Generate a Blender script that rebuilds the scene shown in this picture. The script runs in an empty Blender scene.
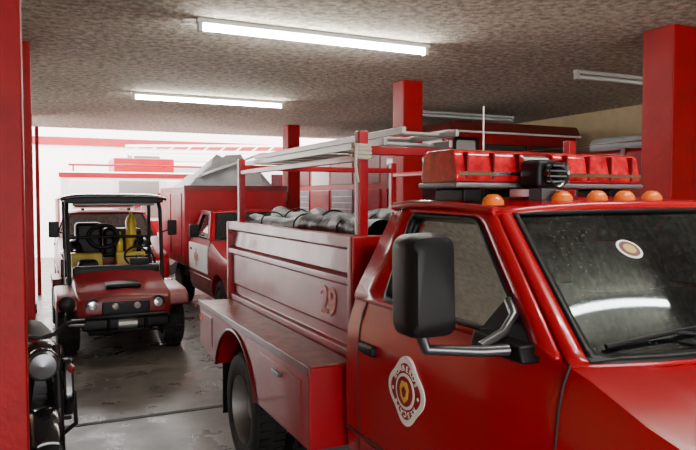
import bpy, bmesh, math, random
from mathutils import Vector, Matrix
random.seed(7)
S=bpy.context.scene
COL=S.collection
# ---------------------------------------------------------------- materials
MATS={}
def mat(name,col,rough=.5,metal=0,coat=0,emit=0,noise=0,nscale=6,bump=0,bscale=40,alpha=1,trans=0,spec=.5,rn=0):
    if name in MATS: return MATS[name]
    m=bpy.data.materials.new(name); m.use_nodes=True
    nt=m.node_tree; b=nt.nodes['Principled BSDF']
    c=(col[0],col[1],col[2],1)
    b.inputs['Base Color'].default_value=c
    b.inputs['Roughness'].default_value=rough
    b.inputs['Metallic'].default_value=metal
    b.inputs['Coat Weight'].default_value=coat
    b.inputs['Coat Roughness'].default_value=.04
    b.inputs['Specular IOR Level'].default_value=spec
    b.inputs['Transmission Weight'].default_value=trans
    b.inputs['Alpha'].default_value=alpha
    if emit:
        b.inputs['Emission Color'].default_value=c
        b.inputs['Emission Strength'].default_value=emit
    tc=nt.nodes.new('ShaderNodeTexCoord')
    if noise:
        n=nt.nodes.new('ShaderNodeTexNoise'); n.inputs['Scale'].default_value=nscale; n.inputs['Detail'].default_value=6
        nt.links.new(tc.outputs['Object'],n.inputs['Vector'])
        r=nt.nodes.new('ShaderNodeValToRGB')
        r.color_ramp.elements[0].position=.3; r.color_ramp.elements[1].position=.7
        r.color_ramp.elements[0].color=(col[0]*(1-noise),col[1]*(1-noise),col[2]*(1-noise),1)
        r.color_ramp.elements[1].color=(min(1,col[0]*(1+noise)),min(1,col[1]*(1+noise)),min(1,col[2]*(1+noise)),1)
        nt.links.new(n.outputs['Fac'],r.inputs['Fac']); nt.links.new(r.outputs['Color'],b.inputs['Base Color'])
    if rn:
        n4=nt.nodes.new('ShaderNodeTexNoise'); n4.inputs['Scale'].default_value=5; n4.inputs['Detail'].default_value=8; n4.inputs['Roughness'].default_value=.7
        nt.links.new(tc.outputs['Object'],n4.inputs['Vector'])
        mr=nt.nodes.new('ShaderNodeMapRange'); mr.inputs['From Min'].default_value=.3; mr.inputs['From Max'].default_value=.7
        mr.inputs['To Min'].default_value=rough-rn; mr.inputs['To Max'].default_value=rough+rn
        nt.links.new(n4.outputs['Fac'],mr.inputs['Value']); nt.links.new(mr.outputs[0],b.inputs['Roughness'])
    if bump:
        n2=nt.nodes.new('ShaderNodeTexNoise'); n2.inputs['Scale'].default_value=bscale; n2.inputs['Detail'].default_value=5
        nt.links.new(tc.outputs['Object'],n2.inputs['Vector'])
        bp=nt.nodes.new('ShaderNodeBump'); bp.inputs['Strength'].default_value=bump; bp.inputs['Distance'].default_value=.02
        nt.links.new(n2.outputs['Fac'],bp.inputs['Height']); nt.links.new(bp.outputs['Normal'],b.inputs['Normal'])
    MATS[name]=m; return m
RED=mat('red_truck_paint',(.40,.0015,.009),.24,coat=.45,noise=.04,nscale=2.0,rn=.03,spec=.3)
RED2=mat('red_body_paint',(.29,.002,.009),.34,coat=.15,noise=.14,nscale=4,rn=.06,spec=.3)
REDCOL=mat('red_column_paint',(.25,.002,.005),.5,noise=.16,nscale=5,bump=.15,bscale=25,spec=.2)
DKRED=mat('dark_red_paint',(.12,.003,.006),.35,coat=.1,noise=.2)
WHITE=mat('white_paint',(.80,.80,.80),.35,coat=.3)
CREAM=mat('white_decal',(.88,.86,.84),.5,noise=.03,nscale=20)
PINK=mat('faded_number_decal',(.72,.30,.28),.5,noise=.2,nscale=30)
BLACK=mat('black_plastic',(.005,.005,.006),.45,spec=.22)
BLACKG=mat('black_gloss',(.008,.008,.010),.18,coat=.5)
RUB=mat('tyre_rubber',(.010,.010,.010),.75,bump=.2,spec=.25)
CHR=mat('chrome',(.65,.65,.66),.18,metal=1)
ALU=mat('aluminium',(.36,.36,.35),.42,metal=.8)
STEEL=mat('grey_steel',(.14,.14,.15),.45,metal=.6,noise=.2)
BRK=mat('bracket_metal',(.12,.12,.13),.28,metal=.8)
AMB=mat('amber_lens',(.70,.13,.004),.3,coat=.2,emit=.12)
REDL=mat('red_lens',(.46,.004,.014),.12,coat=.6,noise=.5,nscale=22)
CLEAR=mat('headlamp_lens',(.75,.78,.8),.08,metal=.6)
YEL=mat('yellow_vinyl',(.48,.37,.05),.5,noise=.2)
YELT=mat('yellow_tank',(.65,.44,.03),.35)
INT=mat('interior_grey',(.07,.07,.072),.8,noise=.2)
TARP=mat('grey_tarp',(.42,.44,.47),.55,noise=.25,nscale=3)
HOSE=mat('dark_tarp_roll',(.035,.04,.048),.45,noise=.5,bump=.7,bscale=14)
ROPE=mat('rope',(.55,.5,.42),.9,bump=.4)
WHEELW=mat('wheel_steel',(.20,.19,.18),.5,metal=.4,noise=.2)
SEAM=mat('panel_gap',(.02,.001,.002),.7)
def glassmat(name,tint,dust):
    G=bpy.data.materials.new(name); G.use_nodes=True
    nt=G.node_tree; nt.nodes.clear()
    o=nt.nodes.new('ShaderNodeOutputMaterial'); mx=nt.nodes.new('ShaderNodeMixShader'); mx2=nt.nodes.new('ShaderNodeMixShader')
    tr=nt.nodes.new('ShaderNodeBsdfTransparent'); tr.inputs[0].default_value=tint
    gl=nt.nodes.new('ShaderNodeBsdfGlossy'); gl.inputs['Roughness'].default_value=.04; gl.inputs[0].default_value=(.80,.92,.97,1)
    df=nt.nodes.new('ShaderNodeBsdfDiffuse'); df.inputs[0].default_value=(.36,.40,.40,1)
    fr=nt.nodes.new('ShaderNodeFresnel'); fr.inputs[0].default_value=1.45
    tc=nt.nodes.new('ShaderNodeTexCoord')
    v=nt.nodes.new('ShaderNodeTexVoronoi'); v.inputs['Scale'].default_value=48
    nt.links.new(tc.outputs['Object'],v.inputs['Vector'])
    m1=nt.nodes.new('ShaderNodeMapRange'); m1.inputs['From Min'].default_value=.10; m1.inputs['From Max'].default_value=.24; m1.inputs['To Min'].default_value=dust*2.2; m1.inputs['To Max'].default_value=0
    nt.links.new(v.outputs['Distance'],m1.inputs['Value'])
    n=nt.nodes.new('ShaderNodeTexNoise'); n.inputs['Scale'].default_value=3.5; n.inputs['Detail'].default_value=6
    nt.links.new(tc.outputs['Object'],n.inputs['Vector'])
    m2=nt.nodes.new('ShaderNodeMapRange'); m2.inputs['From Min'].default_value=.35; m2.inputs['From Max'].default_value=.7; m2.inputs['To Min'].default_value=.0; m2.inputs['To Max'].default_value=dust*.25
    nt.links.new(n.outputs['Fac'],m2.inputs['Value'])
    ad=nt.nodes.new('ShaderNodeMath'); ad.operation='ADD'; nt.links.new(m1.outputs[0],ad.inputs[0]); nt.links.new(m2.outputs[0],ad.inputs[1])
    nt.links.new(ad.outputs[0],mx2.inputs[0]); nt.links.new(tr.outputs[0],mx2.inputs[1]); nt.links.new(df.outputs[0],mx2.inputs[2])
    nt.links.new(fr.outputs[0],mx.inputs[0]); nt.links.new(mx2.outputs[0],mx.inputs[1]); nt.links.new(gl.outputs[0],mx.inputs[2]); nt.links.new(mx.outputs[0],o.inputs[0])
    return G
GLASS=glassmat('dusty_windshield_glass',(.16,.19,.19,1),.10)
SGLASS=glassmat('side_window_glass',(.10,.12,.12,1),.015)
DGLASS=mat('dark_window',(.012,.014,.016),.06,coat=.6)
# ---------------------------------------------------------------- helpers
def empty(name,loc=(0,0,0),rot=0,sc=1):
    e=bpy.data.objects.new(name,None); COL.objects.link(e)
    e.location=loc; e.rotation_euler=(0,0,rot); e.scale=(sc,sc,sc); e.empty_display_size=.1
    return e
def mk(name,v,f,m,parent=None,smooth=False,bevel=0,bseg=2,solid=0,soff=0):
    me=bpy.data.meshes.new(name); me.from_pydata([tuple(p) for p in v],[],[tuple(q) for q in f]); me.update()
    bm=bmesh.new(); bm.from_mesh(me); bmesh.ops.recalc_face_normals(bm,faces=bm.faces); bm.to_mesh(me); bm.free()
    ob=bpy.data.objects.new(name,me); COL.objects.link(ob)
    if m: me.materials.append(m)
    if parent: ob.parent=parent
    if solid:
        s=ob.modifiers.new('solid','SOLIDIFY'); s.thickness=solid; s.offset=soff
    if bevel:
        b=ob.modifiers.new('bev','BEVEL'); b.width=bevel; b.segments=bseg; b.limit_method='ANGLE'; b.angle_limit=math.radians(35)
    if smooth or bevel:
        for p in me.polygons: p.use_smooth=True
        me.set_sharp_from_angle(angle=math.radians(40)) if not bevel else None
        if bevel:
            w=ob.modifiers.new('wn','WEIGHTED_NORMAL')
    return ob
def box(name,a,b,m,parent=None,bevel=0,bseg=2):
    x0,y0,z0=a; x1,y1,z1=b
    v=[(x0,y0,z0),(x1,y0,z0),(x1,y1,z0),(x0,y1,z0),(x0,y0,z1),(x1,y0,z1),(x1,y1,z1),(x0,y1,z1)]
    f=[(0,3,2,1),(4,5,6,7),(0,1,5,4),(1,2,6,5),(2,3,7,6),(3,0,4,7)]
    return mk(name,v,f,m,parent,bevel=bevel,bseg=bseg)
def prism(name,pts,axis,a,b,m,parent=None,bevel=0,smooth=False):
    def P(p,t):
        return (t,p[0],p[1]) if axis=='X' else ((p[0],t,p[1]) if axis=='Y' else (p[0],p[1],t))
    n=len(pts); v=[P(p,a) for p in pts]+[P(p,b) for p in pts]
    f=[tuple(range(n)),tuple(range(2*n-1,n-1,-1))]+[(i,(i+1)%n,n+(i+1)%n,n+i) for i in range(n)]
    return mk(name,v,f,m,parent,bevel=bevel,smooth=smooth)
def tube(name,pts,r,m,parent=None,seg=10,closed=False):
    pts=[Vector(p) for p in pts]; n=len(pts); v=[]; f=[]
    prev=None
    for i,p in enumerate(pts):
        if closed: t=(pts[(i+1)%n]-pts[i-1])
        elif i==0: t=pts[1]-p
        elif i==n-1: t=p-pts[i-1]
        else: t=(pts[i+1]-p).normalized()+(p-pts[i-1]).normalized()
        t.normalize()
        if prev is None:
            up=Vector((0,0,1)) if abs(t.z)<.9 else Vector((1,0,0))
            a=t.cross(up).normalized()
        else:
            a=(prev-t*prev.dot(t)).normalized()
        prev=a; b=t.cross(a)
        for k in range(seg):
            th=2*math.pi*k/seg
            v.append(p+r*(math.cos(th)*a+math.sin(th)*b))
    m2=n if closed else n-1
    for i in range(m2):
        for k in range(seg):
            j=(i+1)%n
            f.append((i*seg+k,i*seg+(k+1)%seg,j*seg+(k+1)%seg,j*seg+k))
    if not closed:
        f.append(tuple(range(seg))); f.append(tuple(range((n-1)*seg,n*seg)))
    return mk(name,v,f,m,parent,smooth=True)
def bar(name,a,b,w,m,parent=None,h=None):
    h=h or w; a=Vector(a); b=Vector(b); t=(b-a).normalized()
    up=Vector((0,0,1)) if abs(t.z)<.9 else Vector((0,1,0))
    s=t.cross(up).normalized(); u=s.cross(t)
    v=[]
    for p in (a,b):
        for i,j in ((-1,-1),(1,-1),(1,1),(-1,1)): v.append(p+s*i*w/2+u*j*h/2)
    f=[(0,1,2,3),(7,6,5,4)]+[(i,(i+1)%4,4+(i+1)%4,4+i) for i in range(4)]
    return mk(name,v,f,m,parent,bevel=min(w,h)*.12)
def lathe(name,prof,c,axis,m,parent=None,seg=36):
    v=[];f=[];n=len(prof)
    for k in range(seg):
        th=2*math.pi*k/seg; cs,sn=math.cos(th),math.sin(th)
        for r,a in prof:
            if axis=='X': v.append((c[0]+a,c[1]+r*cs,c[2]+r*sn))
            elif axis=='Y': v.append((c[0]+r*cs,c[1]+a,c[2]+r*sn))
            else: v.append((c[0]+r*cs,c[1]+r*sn,c[2]+a))
    for k in range(seg):
        for i in range(n-1):
            j=(k+1)%seg
            f.append((k*n+i,k*n+i+1,j*n+i+1,j*n+i))
    return mk(name,v,f,m,parent,smooth=True)
def rpoly(pts,r,n=5):
    out=[];L=len(pts)
    for i in range(L):
        p=Vector(pts[i]);a=Vector(pts[i-1]);b=Vector(pts[(i+1)%L])
        p0=p+(a-p).normalized()*r; p1=p+(b-p).normalized()*r
        for k in range(n+1):
            t=k/n; out.append(tuple((1-t)**2*p0+2*t*(1-t)*p+t*t*p1))
    return out
def ring(name,o,i,m,parent=None,solid=.03):
    n=len(o); v=list(o)+list(i)
    f=[(k,(k+1)%n,n+(k+1)%n,n+k) for k in range(n)]
    return mk(name,v,f,m,parent,smooth=True,solid=solid,soff=0)
def grid(name,F,nu,nv,m,parent=None,solid=0,soff=0,smooth=True):
    v=[F(i/nu,j/nv) for j in range(nv+1) for i in range(nu+1)]
    f=[(j*(nu+1)+i,j*(nu+1)+i+1,(j+1)*(nu+1)+i+1,(j+1)*(nu+1)+i) for j in range(nv) for i in range(nu)]
    return mk(name,v,f,m,parent,smooth=smooth,solid=solid,soff=soff)
def text(name,s,size,m,parent,o,right,up,ext=.002,bold=0):
    c=bpy.data.curves.new(name,'FONT'); c.body=s; c.size=size; c.align_x='CENTER'; c.align_y='CENTER'; c.extrude=ext; c.offset=bold
    t=bpy.data.objects.new(name,c); COL.objects.link(t)
    bpy.context.view_layer.update()
    me=bpy.data.meshes.new_from_object(t.evaluated_get(bpy.context.evaluated_depsgraph_get()))
    bpy.data.objects.remove(t)
    ob=bpy.data.objects.new(name,me); COL.objects.link(ob); me.materials.clear(); me.materials.append(m)
    R=Vector(right).normalized();U=Vector(up).normalized();N=R.cross(U)
    M=Matrix(((R.x,U.x,N.x,o[0]),(R.y,U.y,N.y,o[1]),(R.z,U.z,N.z,o[2]),(0,0,0,1)))
    me.transform(M); ob.parent=parent
    return ob
def wheel(parent,pre,c,r,w,side=-1,dual=False,knob=False,rim=WHEELW,treads=True):
    s=side
    h=w/2
    prof=[(r*.60,-h*.86),(r*.68,-h*.98),(r*.86,-h),(r*.95,-h*.92),(r*.985,-h*.72),(r,-h*.4),(r,0),(r,h*.4),(r*.985,h*.72),(r*.95,h*.92),(r*.86,h),(r*.68,h*.98),(r*.60,h*.86)]
    lathe(pre+'tyre',prof,c,'X',RUB,parent,48)
    rp=[(0.001,s*h*.30),(r*.18,s*h*.34),(r*.22,s*h*.22),(r*.42,s*h*.30),(r*.5,s*h*.05),(r*.57,s*h*.55),(r*.60,s*h*.90),(r*.625,s*h*.93)]
    if dual: rp=[(0.001,s*h*.3),(r*.2,s*h*.3),(r*.22,-s*h*.4),(r*.44,-s*h*.6),(r*.52,-s*h*.5),(r*.57,s*h*.5),(r*.6,s*h*.92)]
    lathe(pre+'rim',rp,c,'X',rim,parent,32)
    lathe(pre+'inner_disc',[(0.001,-s*h*.5),(r*.61,-s*h*.5)],c,'X',BLACK,parent,24)
    if treads:
        v=[];f=[]
        N=44 if not knob else 20
        tw=(.5*2*math.pi*r/N)/2; th=.012 if not knob else .03
        for k in range(N):
            for q in ((-.75,-.1),(.1,.75)):
                a=2*math.pi*(k+(.5 if q[0]>0 else 0))/N
                ca,sa=math.cos(a),math.sin(a)
                base=len(v)
                for rr in (r*.97,r+th):
                    for xx,tt in ((q[0]*h,-tw),(q[1]*h,-tw),(q[1]*h,tw),(q[0]*h,tw)):
                        y=rr*ca-tt*sa; z=rr*sa+tt*ca
                        v.append((c[0]+xx,c[1]+y,max(c[2]+z,.002) ))
                f+= [(base+4,base+5,base+6,base+7)]+[(base+i,base+(i+1)%4,base+4+(i+1)%4,base+4+i) for i in range(4)]
        mk(pre+'tread',v,f,RUB,parent)
def boolcut(ob,cutters):
    for c in cutters:
        md=ob.modifiers.new('b','BOOLEAN'); md.operation='DIFFERENCE'; md.solver='EXACT'; md.object=c
    bpy.context.view_layer.update()
    me=bpy.data.meshes.new_from_object(ob.evaluated_get(bpy.context.evaluated_depsgraph_get()))
    ob.modifiers.clear(); ob.data=me
    for c in cutters: bpy.data.objects.remove(c)
    for p in me.polygons: p.use_smooth=True
    me.set_sharp_from_angle(angle=math.radians(32))
# ---------------------------------------------------------------- pickup cab
CW=1.92
def inset(z):
    T=[(.42,.07),(.55,.02),(.7,.008),(.9,0),(1.1,.003),(1.22,.012),(1.30,.028),(1.36,.055)]
    if z<=T[0][0]: return T[0][1]
    for (a,b),(c,d) in zip(T,T[1:]):
        if z<=c: return b+(d-b)*(z-a)/(c-a)
    return .055
def sx(z): return .055+(z-1.36)*.38
def mirx(v): return (CW-v[0],v[1],v[2])
def pickup(e,paint,lower=None,interior=True,glass=GLASS,sglass=SGLASS,front=True):
    st=[(.12,.84,1.0,1.08,.62),(.18,.91,1.04,1.13,.5),(.35,.945,1.08,1.18,.42),(.8,.955,1.15,1.24,.42),(1.2,.958,1.25,1.30,.42),(1.40,.96,1.325,1.328,.42),(1.52,.96,1.355,1.355,.42),(2.2,.96,1.36,1.36,.42),(2.93,.96,1.36,1.36,.42)]
    rows=[]
    for y,hw,zf,zh,zb in st:
        pts=[]
        for k in range(9):
            z=zb+(zf-zb)*k/8
            zz=.42+(1.36-.42)*k/8
            pts.append((hw-inset(zz),z))
        pts+= [(hw-.085,zf+.012),(hw-.22,zf+.016),(hw-.27,zf+.3*(zh-zf)+.014),(hw-.32,zh+.006),(hw-.6,zh+.018),(0,zh+.022)]
        if y>1.5: pts=pts[:9]+[(hw-.085,1.352),(hw-.22,1.35),(hw-.27,1.35),(hw-.32,1.35),(hw-.6,1.35),(0,1.35)]
        full=[(CW/2-a,z) for a,z in pts]+[(CW/2+a,z) for a,z in reversed(pts[:-1])]
        rows.append([(x,y,z) for x,z in full])
    n=len(rows[0]); v=[p for r in rows for p in r]; f=[]
    for i in range(len(rows)-1):
        for k in range(n):
            j=(k+1)%n; f.append((i*n+k,i*n+j,(i+1)*n+j,(i+1)*n+k))
    f.append(tuple(range(n))); f.append(tuple(range((len(rows)-1)*n,len(rows)*n)))
    body=mk('cab_body',v,f,paint,None)
    cut=lathe('cut',[(0.001,-.3),(.46,-.3),(.46,2.3),(0.001,2.3)],(0,.86,.40),'X',None,None,40)
    bm=bmesh.new(); bm.from_mesh(cut.data); bmesh.ops.remove_doubles(bm,verts=bm.verts,dist=.002); bmesh.ops.recalc_face_normals(bm,faces=bm.faces); bm.to_mesh(cut.data); bm.free()
    boolcut(body,[cut]); body.parent=e
    for sgn in (0,1):
        F=(lambda p:p) if sgn==0 else mirx
        O=rpoly([(1.50,1.35),(2.05,1.80),(2.80,1.815),(2.93,1.35)],.05)
        I=rpoly([(1.66,1.385),(2.13,1.765),(2.62,1.77),(2.62,1.385)],.045)
        I2=rpoly([(1.675,1.395),(2.135,1.755),(2.61,1.76),(2.61,1.395)],.045)
        ring('side_frame_%d'%sgn,[F((sx(z),y,z)) for y,z in O],[F((sx(z),y,z)) for y,z in I],paint,e,.035)
        ring('side_window_seal_%d'%sgn,[F((sx(z)-.004,y,z)) for y,z in rpoly([(1.645,1.375),(2.122,1.772),(2.632,1.78),(2.632,1.375)],.045)],[F((sx(z)-.004,y,z)) for y,z in I2],BLACK,e,.036)
        mk('side_window_%d'%sgn,[F((sx(z)+.008,y,z)) for y,z in I],[tuple(range(len(I)))],sglass,e)
    def W(s,t,off=0):
        xl=.065+.165*t
        q=1-abs(2*s-1)**2.6
        bow=.14*(1-t)+.09*t
        return (xl+s*(CW-2*xl), 1.495+.565*t-bow*q-off*.62, 1.345+.459*t+.010*q*t+off*.78)
    def wl(s0,s1,t0,t1,n=16,off=0):
        o=[W(s0+(s1-s0)*i/n,t0,off) for i in range(n)]+[W(s1,t0+(t1-t0)*i/n,off) for i in range(n)]+[W(s1-(s1-s0)*i/n,t1,off) for i in range(n)]+[W(s0,t1-(t1-t0)*i/n,off) for i in range(n)]
        return o
    ring('windshield_frame',wl(0,1,-.02,1.0),wl(.035,.965,.02,.955),paint,e,.03)
    ring('windshield_seal',wl(.03,.97,-.01,.965,off=.012),wl(.045,.955,.035,.935,off=.012),BLACK,e,.012)
    grid('windshield_glass',lambda u,v_:W(.035+.93*u,.02+.94*v_,.006),32,14,glass,e)
    def R(u,v_):
        y=2.02+.80*v_-.09*(1-abs(2*u-1)**2.6)*(1-v_)
        x=.205+u*(CW-.41)
        z=1.80+.055*(1-abs(2*u-1)**3)*(.35+.65*min(1,math.sin(math.pi*(.12+.8*v_))))+.012*v_
        return (x,y,z)
    grid('roof_panel',R,20,12,paint,e,solid=.035,soff=-1)
    for sgn in (0,1):
        F=(lambda p:p) if sgn==0 else mirx
        tube('drip_rail_%d'%sgn,[F((.205,2.03,1.80)),F((.195,2.3,1.822)),F((.195,2.6,1.825)),F((.205,2.81,1.81))],.018,paint,e)
    O=rpoly([(.06,1.35),(.21,1.81),(CW-.21,1.81),(CW-.06,1.35)],.05); I=rpoly([(.42,1.42),(.48,1.72),(CW-.48,1.72),(CW-.42,1.42)],.05)
    rz=lambda x,z:(x,2.92-.12*(z-1.35)/.46,z)
    ring('cab_rear_panel',[rz(*p) for p in O],[rz(*p) for p in I],paint,e,.03)
    mk('rear_window',[rz(*p) for p in I],[tuple(range(len(I)))],sglass,e)
    if interior:
        box('cabin_floor_cover',(.10,1.53,1.345),(CW-.10,2.88,1.362),INT,e)
        grid('dashboard',lambda u,v_:(.12+u*(CW-.24),1.46+.30*v_-.10*(1-(2*u-1)**2)*(1-v_),1.358+.022*math.sin(math.pi*min(1,v_*1.15))),12,6,INT,e,solid=.012)
        for i,xc in enumerate((.48,1.42)):
            prism('seat_back_%d'%i,rpoly([(2.42,1.37),(2.50,1.62),(2.62,1.62),(2.62,1.37)],.04),'X',xc-.26,xc+.26,INT,e,bevel=.03)
            box('headrest_%d'%i,(xc-.12,2.50,1.63),(xc+.12,2.60,1.74),INT,e,bevel=.03)
        pts=[(1.42+.19*math.cos(a),1.90+.09*math.sin(a),1.50+.15*math.sin(a)) for a in [2*math.pi*k/24 for k in range(24)]]
        tube('steering_wheel',pts,.014,BLACK,e,closed=True)
        bar('steering_spoke',(1.24,1.90,1.50),(1.60,1.90,1.50),.03,BLACK,e)
        tube('steering_column',[(1.42,1.90,1.50),(1.42,1.72,1.40)],.03,BLACK,e)
        box('rear_view_mirror',(.86,2.02,1.66),(1.08,2.05,1.72),BLACK,e,bevel=.01)
    for k,(sa,sb,tb) in enumerate(((.07,.36,.06),(.48,.80,.06))):
        a=Vector(W(sa,.07,.02)); b=Vector(W(sb,.15,.025)); base=Vector(W(sb+.05,.0,.012))
        mid=Vector(W((sa+sb)/2,.12,.028))
        tube('wiper_blade_%d'%k,[a,mid,b],.008,BLACK,e)
        tube('wiper_arm_%d'%k,[base,base.lerp(mid,.6)+Vector((0,-.02,.012)),mid],.006,BLACK,e)
        lathe('wiper_pivot_%d'%k,[(.001,.03),(.018,.025),(.022,-.01)],base,'Z',BLACK,e,12)
    for sgn in (0,1):
        F=(lambda p:p) if sgn==0 else mirx
        zs=[.50,.6,.7,.9,1.1,1.22,1.30,1.355]
        tube('door_gap_front_%d'%sgn,[F((inset(z)+.0015,1.50-.03*(z-.5),z)) for z in zs],.005,SEAM,e,6)
        tube('door_gap_rear_%d'%sgn,[F((inset(z)+.0015,2.80,z)) for z in zs],.005,SEAM,e,6)
        tube('door_gap_bottom_%d'%sgn,[F((inset(.5)+.0015,1.50,.5)),F((inset(.5)+.0015,2.80,.5))],.005,SEAM,e,6)
        box('door_handle_%d'%sgn,F((-.022,2.62,1.13)),F((.02,2.76,1.175)),BLACK,e,bevel=.01)
        tube('body_moulding_%d'%sgn,[F((inset(.72),1.34,.72)),F((inset(.72),2.92,.72))],.012,DKRED,e)
    if front:
        box('grille_surround',(.45,.075,.68),(CW-.45,.16,1.08),CHR,e,bevel=.03)
        box('grille_mesh',(.50,.06,.72),(CW-.50,.12,1.04),BLACK,e,bevel=.01)
        bar('grille_bar_vertical',(CW/2,.05,.70),(CW/2,.05,1.06),.05,CHR,e)
        bar('grille_bar_horizontal',(.48,.05,.88),(CW-.48,.05,.88),.05,CHR,e)
        for i,x in enumerate((.17,CW-.43)):
            box('headlight_%d'%i,(x,.09,.78),(x+.26,.2,.96),CLEAR,e,bevel=.03)
            box('indicator_%d'%i,(x,.10,.70),(x+.26,.2,.765),AMB,e,bevel=.02)
        box('front_bumper',(.02,-.02,.42),(CW-.02,.18,.66),CHR,e,bevel=.04,bseg=3)
        box('number_plate',(CW/2-.16,-.03,.48),(CW/2+.16,-.018,.60),CREAM,e)
    for i,x in enumerate((.16,CW-.16)):
        wheel(e,'front_wheel_%d_'%i,(x,.86,.385),.385,.24,-1 if i==0 else 1)
    box('chassis_rails',(.45,.3,.34),(CW-.45,5.2,.45),BLACK,e)
    return W
# ================================================================ MAIN TRUCK
T=empty('fire_pickup_truck',(1.38,0,0))
W=pickup(T,RED)
for sgn in (0,1):
    F=(lambda p:p) if sgn==0 else mirx
    O=rpoly([(-.365,1.418),(-.368,1.735),(-.210,1.742),(-.200,1.418)],.045,6)
    n=len(O); cx=-.288; cz=1.572
    v=[];f=[]
    for yy,scl in ((1.68,.80),(1.695,.95),(1.735,1.0),(1.80,1.0),(1.815,.95)):
        for x,z in O: v.append(F((cx+(x-cx)*scl,yy,cz+(z-cz)*scl)))
    for i in range(4):
        for k in range(n): f.append((i*n+k,i*n+(k+1)%n,(i+1)*n+(k+1)%n,(i+1)*n+k))
    f.append(tuple(range(n))); f.append(tuple(range(4*n,5*n)))
    mk('mirror_housing_%d'%sgn,v,f,BLACK,T,smooth=True)
    v=[F((cx+(x-cx)*.9,1.817,cz+(z-cz)*.9)) for x,z in O]
    mk('mirror_glass_%d'%sgn,v,[tuple(range(n))],CHR,T)
    tube('mirror_arm_lower_%d'%sgn,[F((-.29,1.76,1.42)),F((-.27,1.76,1.372)),F((-.10,1.70,1.362)),F((.03,1.66,1.365))],.019,BRK,T)
    tube('mirror_arm_upper_%d'%sgn,[F((-.10,1.71,1.375)),F((0,1.72,1.41)),F((.06,1.74,1.46)),F((.085,1.80,1.50))],.016,BRK,T)
    mk('mirror_base_plate_%d'%sgn,[F((sx(z)-.014,y,z)) for y,z in ((1.63,1.375),(1.80,1.52),(1.90,1.38))],[(0,1,2)],BLACK,T,solid=.02)
    prism('mirror_foot_%d'%sgn,[(1.60,1.33),(1.62,1.385),(1.86,1.395),(1.88,1.33)],'X',*( (-.02,.06) if sgn==0 else (CW-.06,CW+.02)),BLACK,T,bevel=.01)
def cross(R,k=.16,n=64):
    return [(R*(1-k+k*math.cos(4*(t)))*math.cos(t),R*(1-k+k*math.cos(4*t))*math.sin(t)) for t in [2*math.pi*i/n for i in range(n)]]
YE=mat('yellow_decal',(.85,.55,.08),.5)
def emblem(par,y,z,x,R,pre):
    tilt=lambda a:(y+a[0],z+a[1])
    def disc(nm,pts,m,d):
        prism(pre+nm,[tilt(p) for p in pts],'X',x-d,x+.02,m,par)
    circ=lambda r,n=48:[(r*math.cos(t),r*math.sin(t)) for t in [2*math.pi*i/n for i in range(n)]]
    disc('white_border',[(a*1.12,b*1.12) for a,b in cross(R,.085)],CREAM,.003)
    disc('red_field',[(a*.99,b*.99) for a,b in cross(R*.92,.09)],RED2,.005)
    disc('white_ring',circ(R*.58),CREAM,.007)
    disc('centre_disc',circ(R*.48),RED2,.009)
    disc('shield',[(R*a,R*b) for a,b in ((-.28,.10),(-.16,.32),(.16,.32),(.28,.10),(.22,-.20),(0,-.38),(-.22,-.20))],YE,.011)
    disc('shield_inner',[(R*a,R*b) for a,b in ((-.14,.06),(0,.18),(.14,.06),(.08,-.14),(0,-.20),(-.08,-.14))],RED2,.013)
    s='BOMBEROS * RESCATE * '
    for i,ch in enumerate(s):
        if ch==' ': continue
        a=math.pi/2-2*math.pi*(i-3.5)/len(s)
        rx,ry=math.cos(a),math.sin(a)
        o=(x-.0055,y-rx*R*.73,z+ry*R*.73)
        up=(0,-rx,ry); right=(0,-ry,-rx)
        text(pre+'letter_%d'%i,ch,R*.26,CREAM,par,o,right,up,.001,.0006)
emblem(T,2.345,1.048,.001,.130,'door_emblem_')
for i,X in enumerate((1.65,1.98,2.17,2.33,2.50,2.98)):
    u=(X-1.38); a_=abs(2*u/CW-1); q=1-a_**2.6
    y=2.18-.09*q
    z=1.806+.047*(1-a_**3)
    lathe('clearance_light_%d'%i,[(.001,.030),(.02,.028),(.032,.019),(.042,.004),(.044,-.014)],(u,y,z),'Z',AMB,T,20)
LZ=.02
def lb(x0,x1,nm,m):
    sec=rpoly([(2.26,1.895+LZ),(2.29,2.035+LZ),(2.52,2.035+LZ),(2.55,1.895+LZ)],.035,5)
    return prism(nm,sec,'X',x0,x1,m,T,bevel=.008)
lb(.19,.56,'lightbar_dome_a',REDL); lb(.72,1.25,'lightbar_dome_b',REDL)
prism('lightbar_centre',rpoly([(2.28,1.90+LZ),(2.30,2.02+LZ),(2.52,2.02+LZ),(2.54,1.90+LZ)],.03),'X',.562,.718,CHR,T)
box('lightbar_base',(.18,2.255,1.872+LZ),(1.26,2.555,1.895+LZ),STEEL,T,bevel=.008)
for i in range(8):
    x=.24+i*.135
    if .54<x<.74: continue
    box('lightbar_reflector_%d'%i,(x-.004,2.257,1.91+LZ),(x+.004,2.30,2.02+LZ),DKRED,T)
for i,(xa,xb) in enumerate(((.19,.56),(.72,1.25))): box('lightbar_lens_band_%d'%i,(xa+.01,2.256,1.925+LZ),(xb-.01,2.27,1.94+LZ),CHR,T)
for i,x in enumerate((.30,1.14)):
    box('lightbar_foot_%d'%i,(x-.05,2.30,1.83),(x+.05,2.52,1.872+LZ),BLACK,T,bevel=.01)
box('siren_speaker_body',(.49,2.12,1.89),(.65,2.24,2.01),BLACK,T,bevel=.02)
lathe('siren_speaker_horn',[(.001,-.01),(.02,-.03),(.025,0),(.045,-.03),(.055,-.035),(.058,0)],(.57,2.115,1.95),'Y',BLACKG,T,24)
for k in range(4): box('siren_grille_bar_%d'%k,(.51,2.085,1.915+k*.022),(.63,2.09,1.921+k*.022),STEEL,T)
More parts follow.
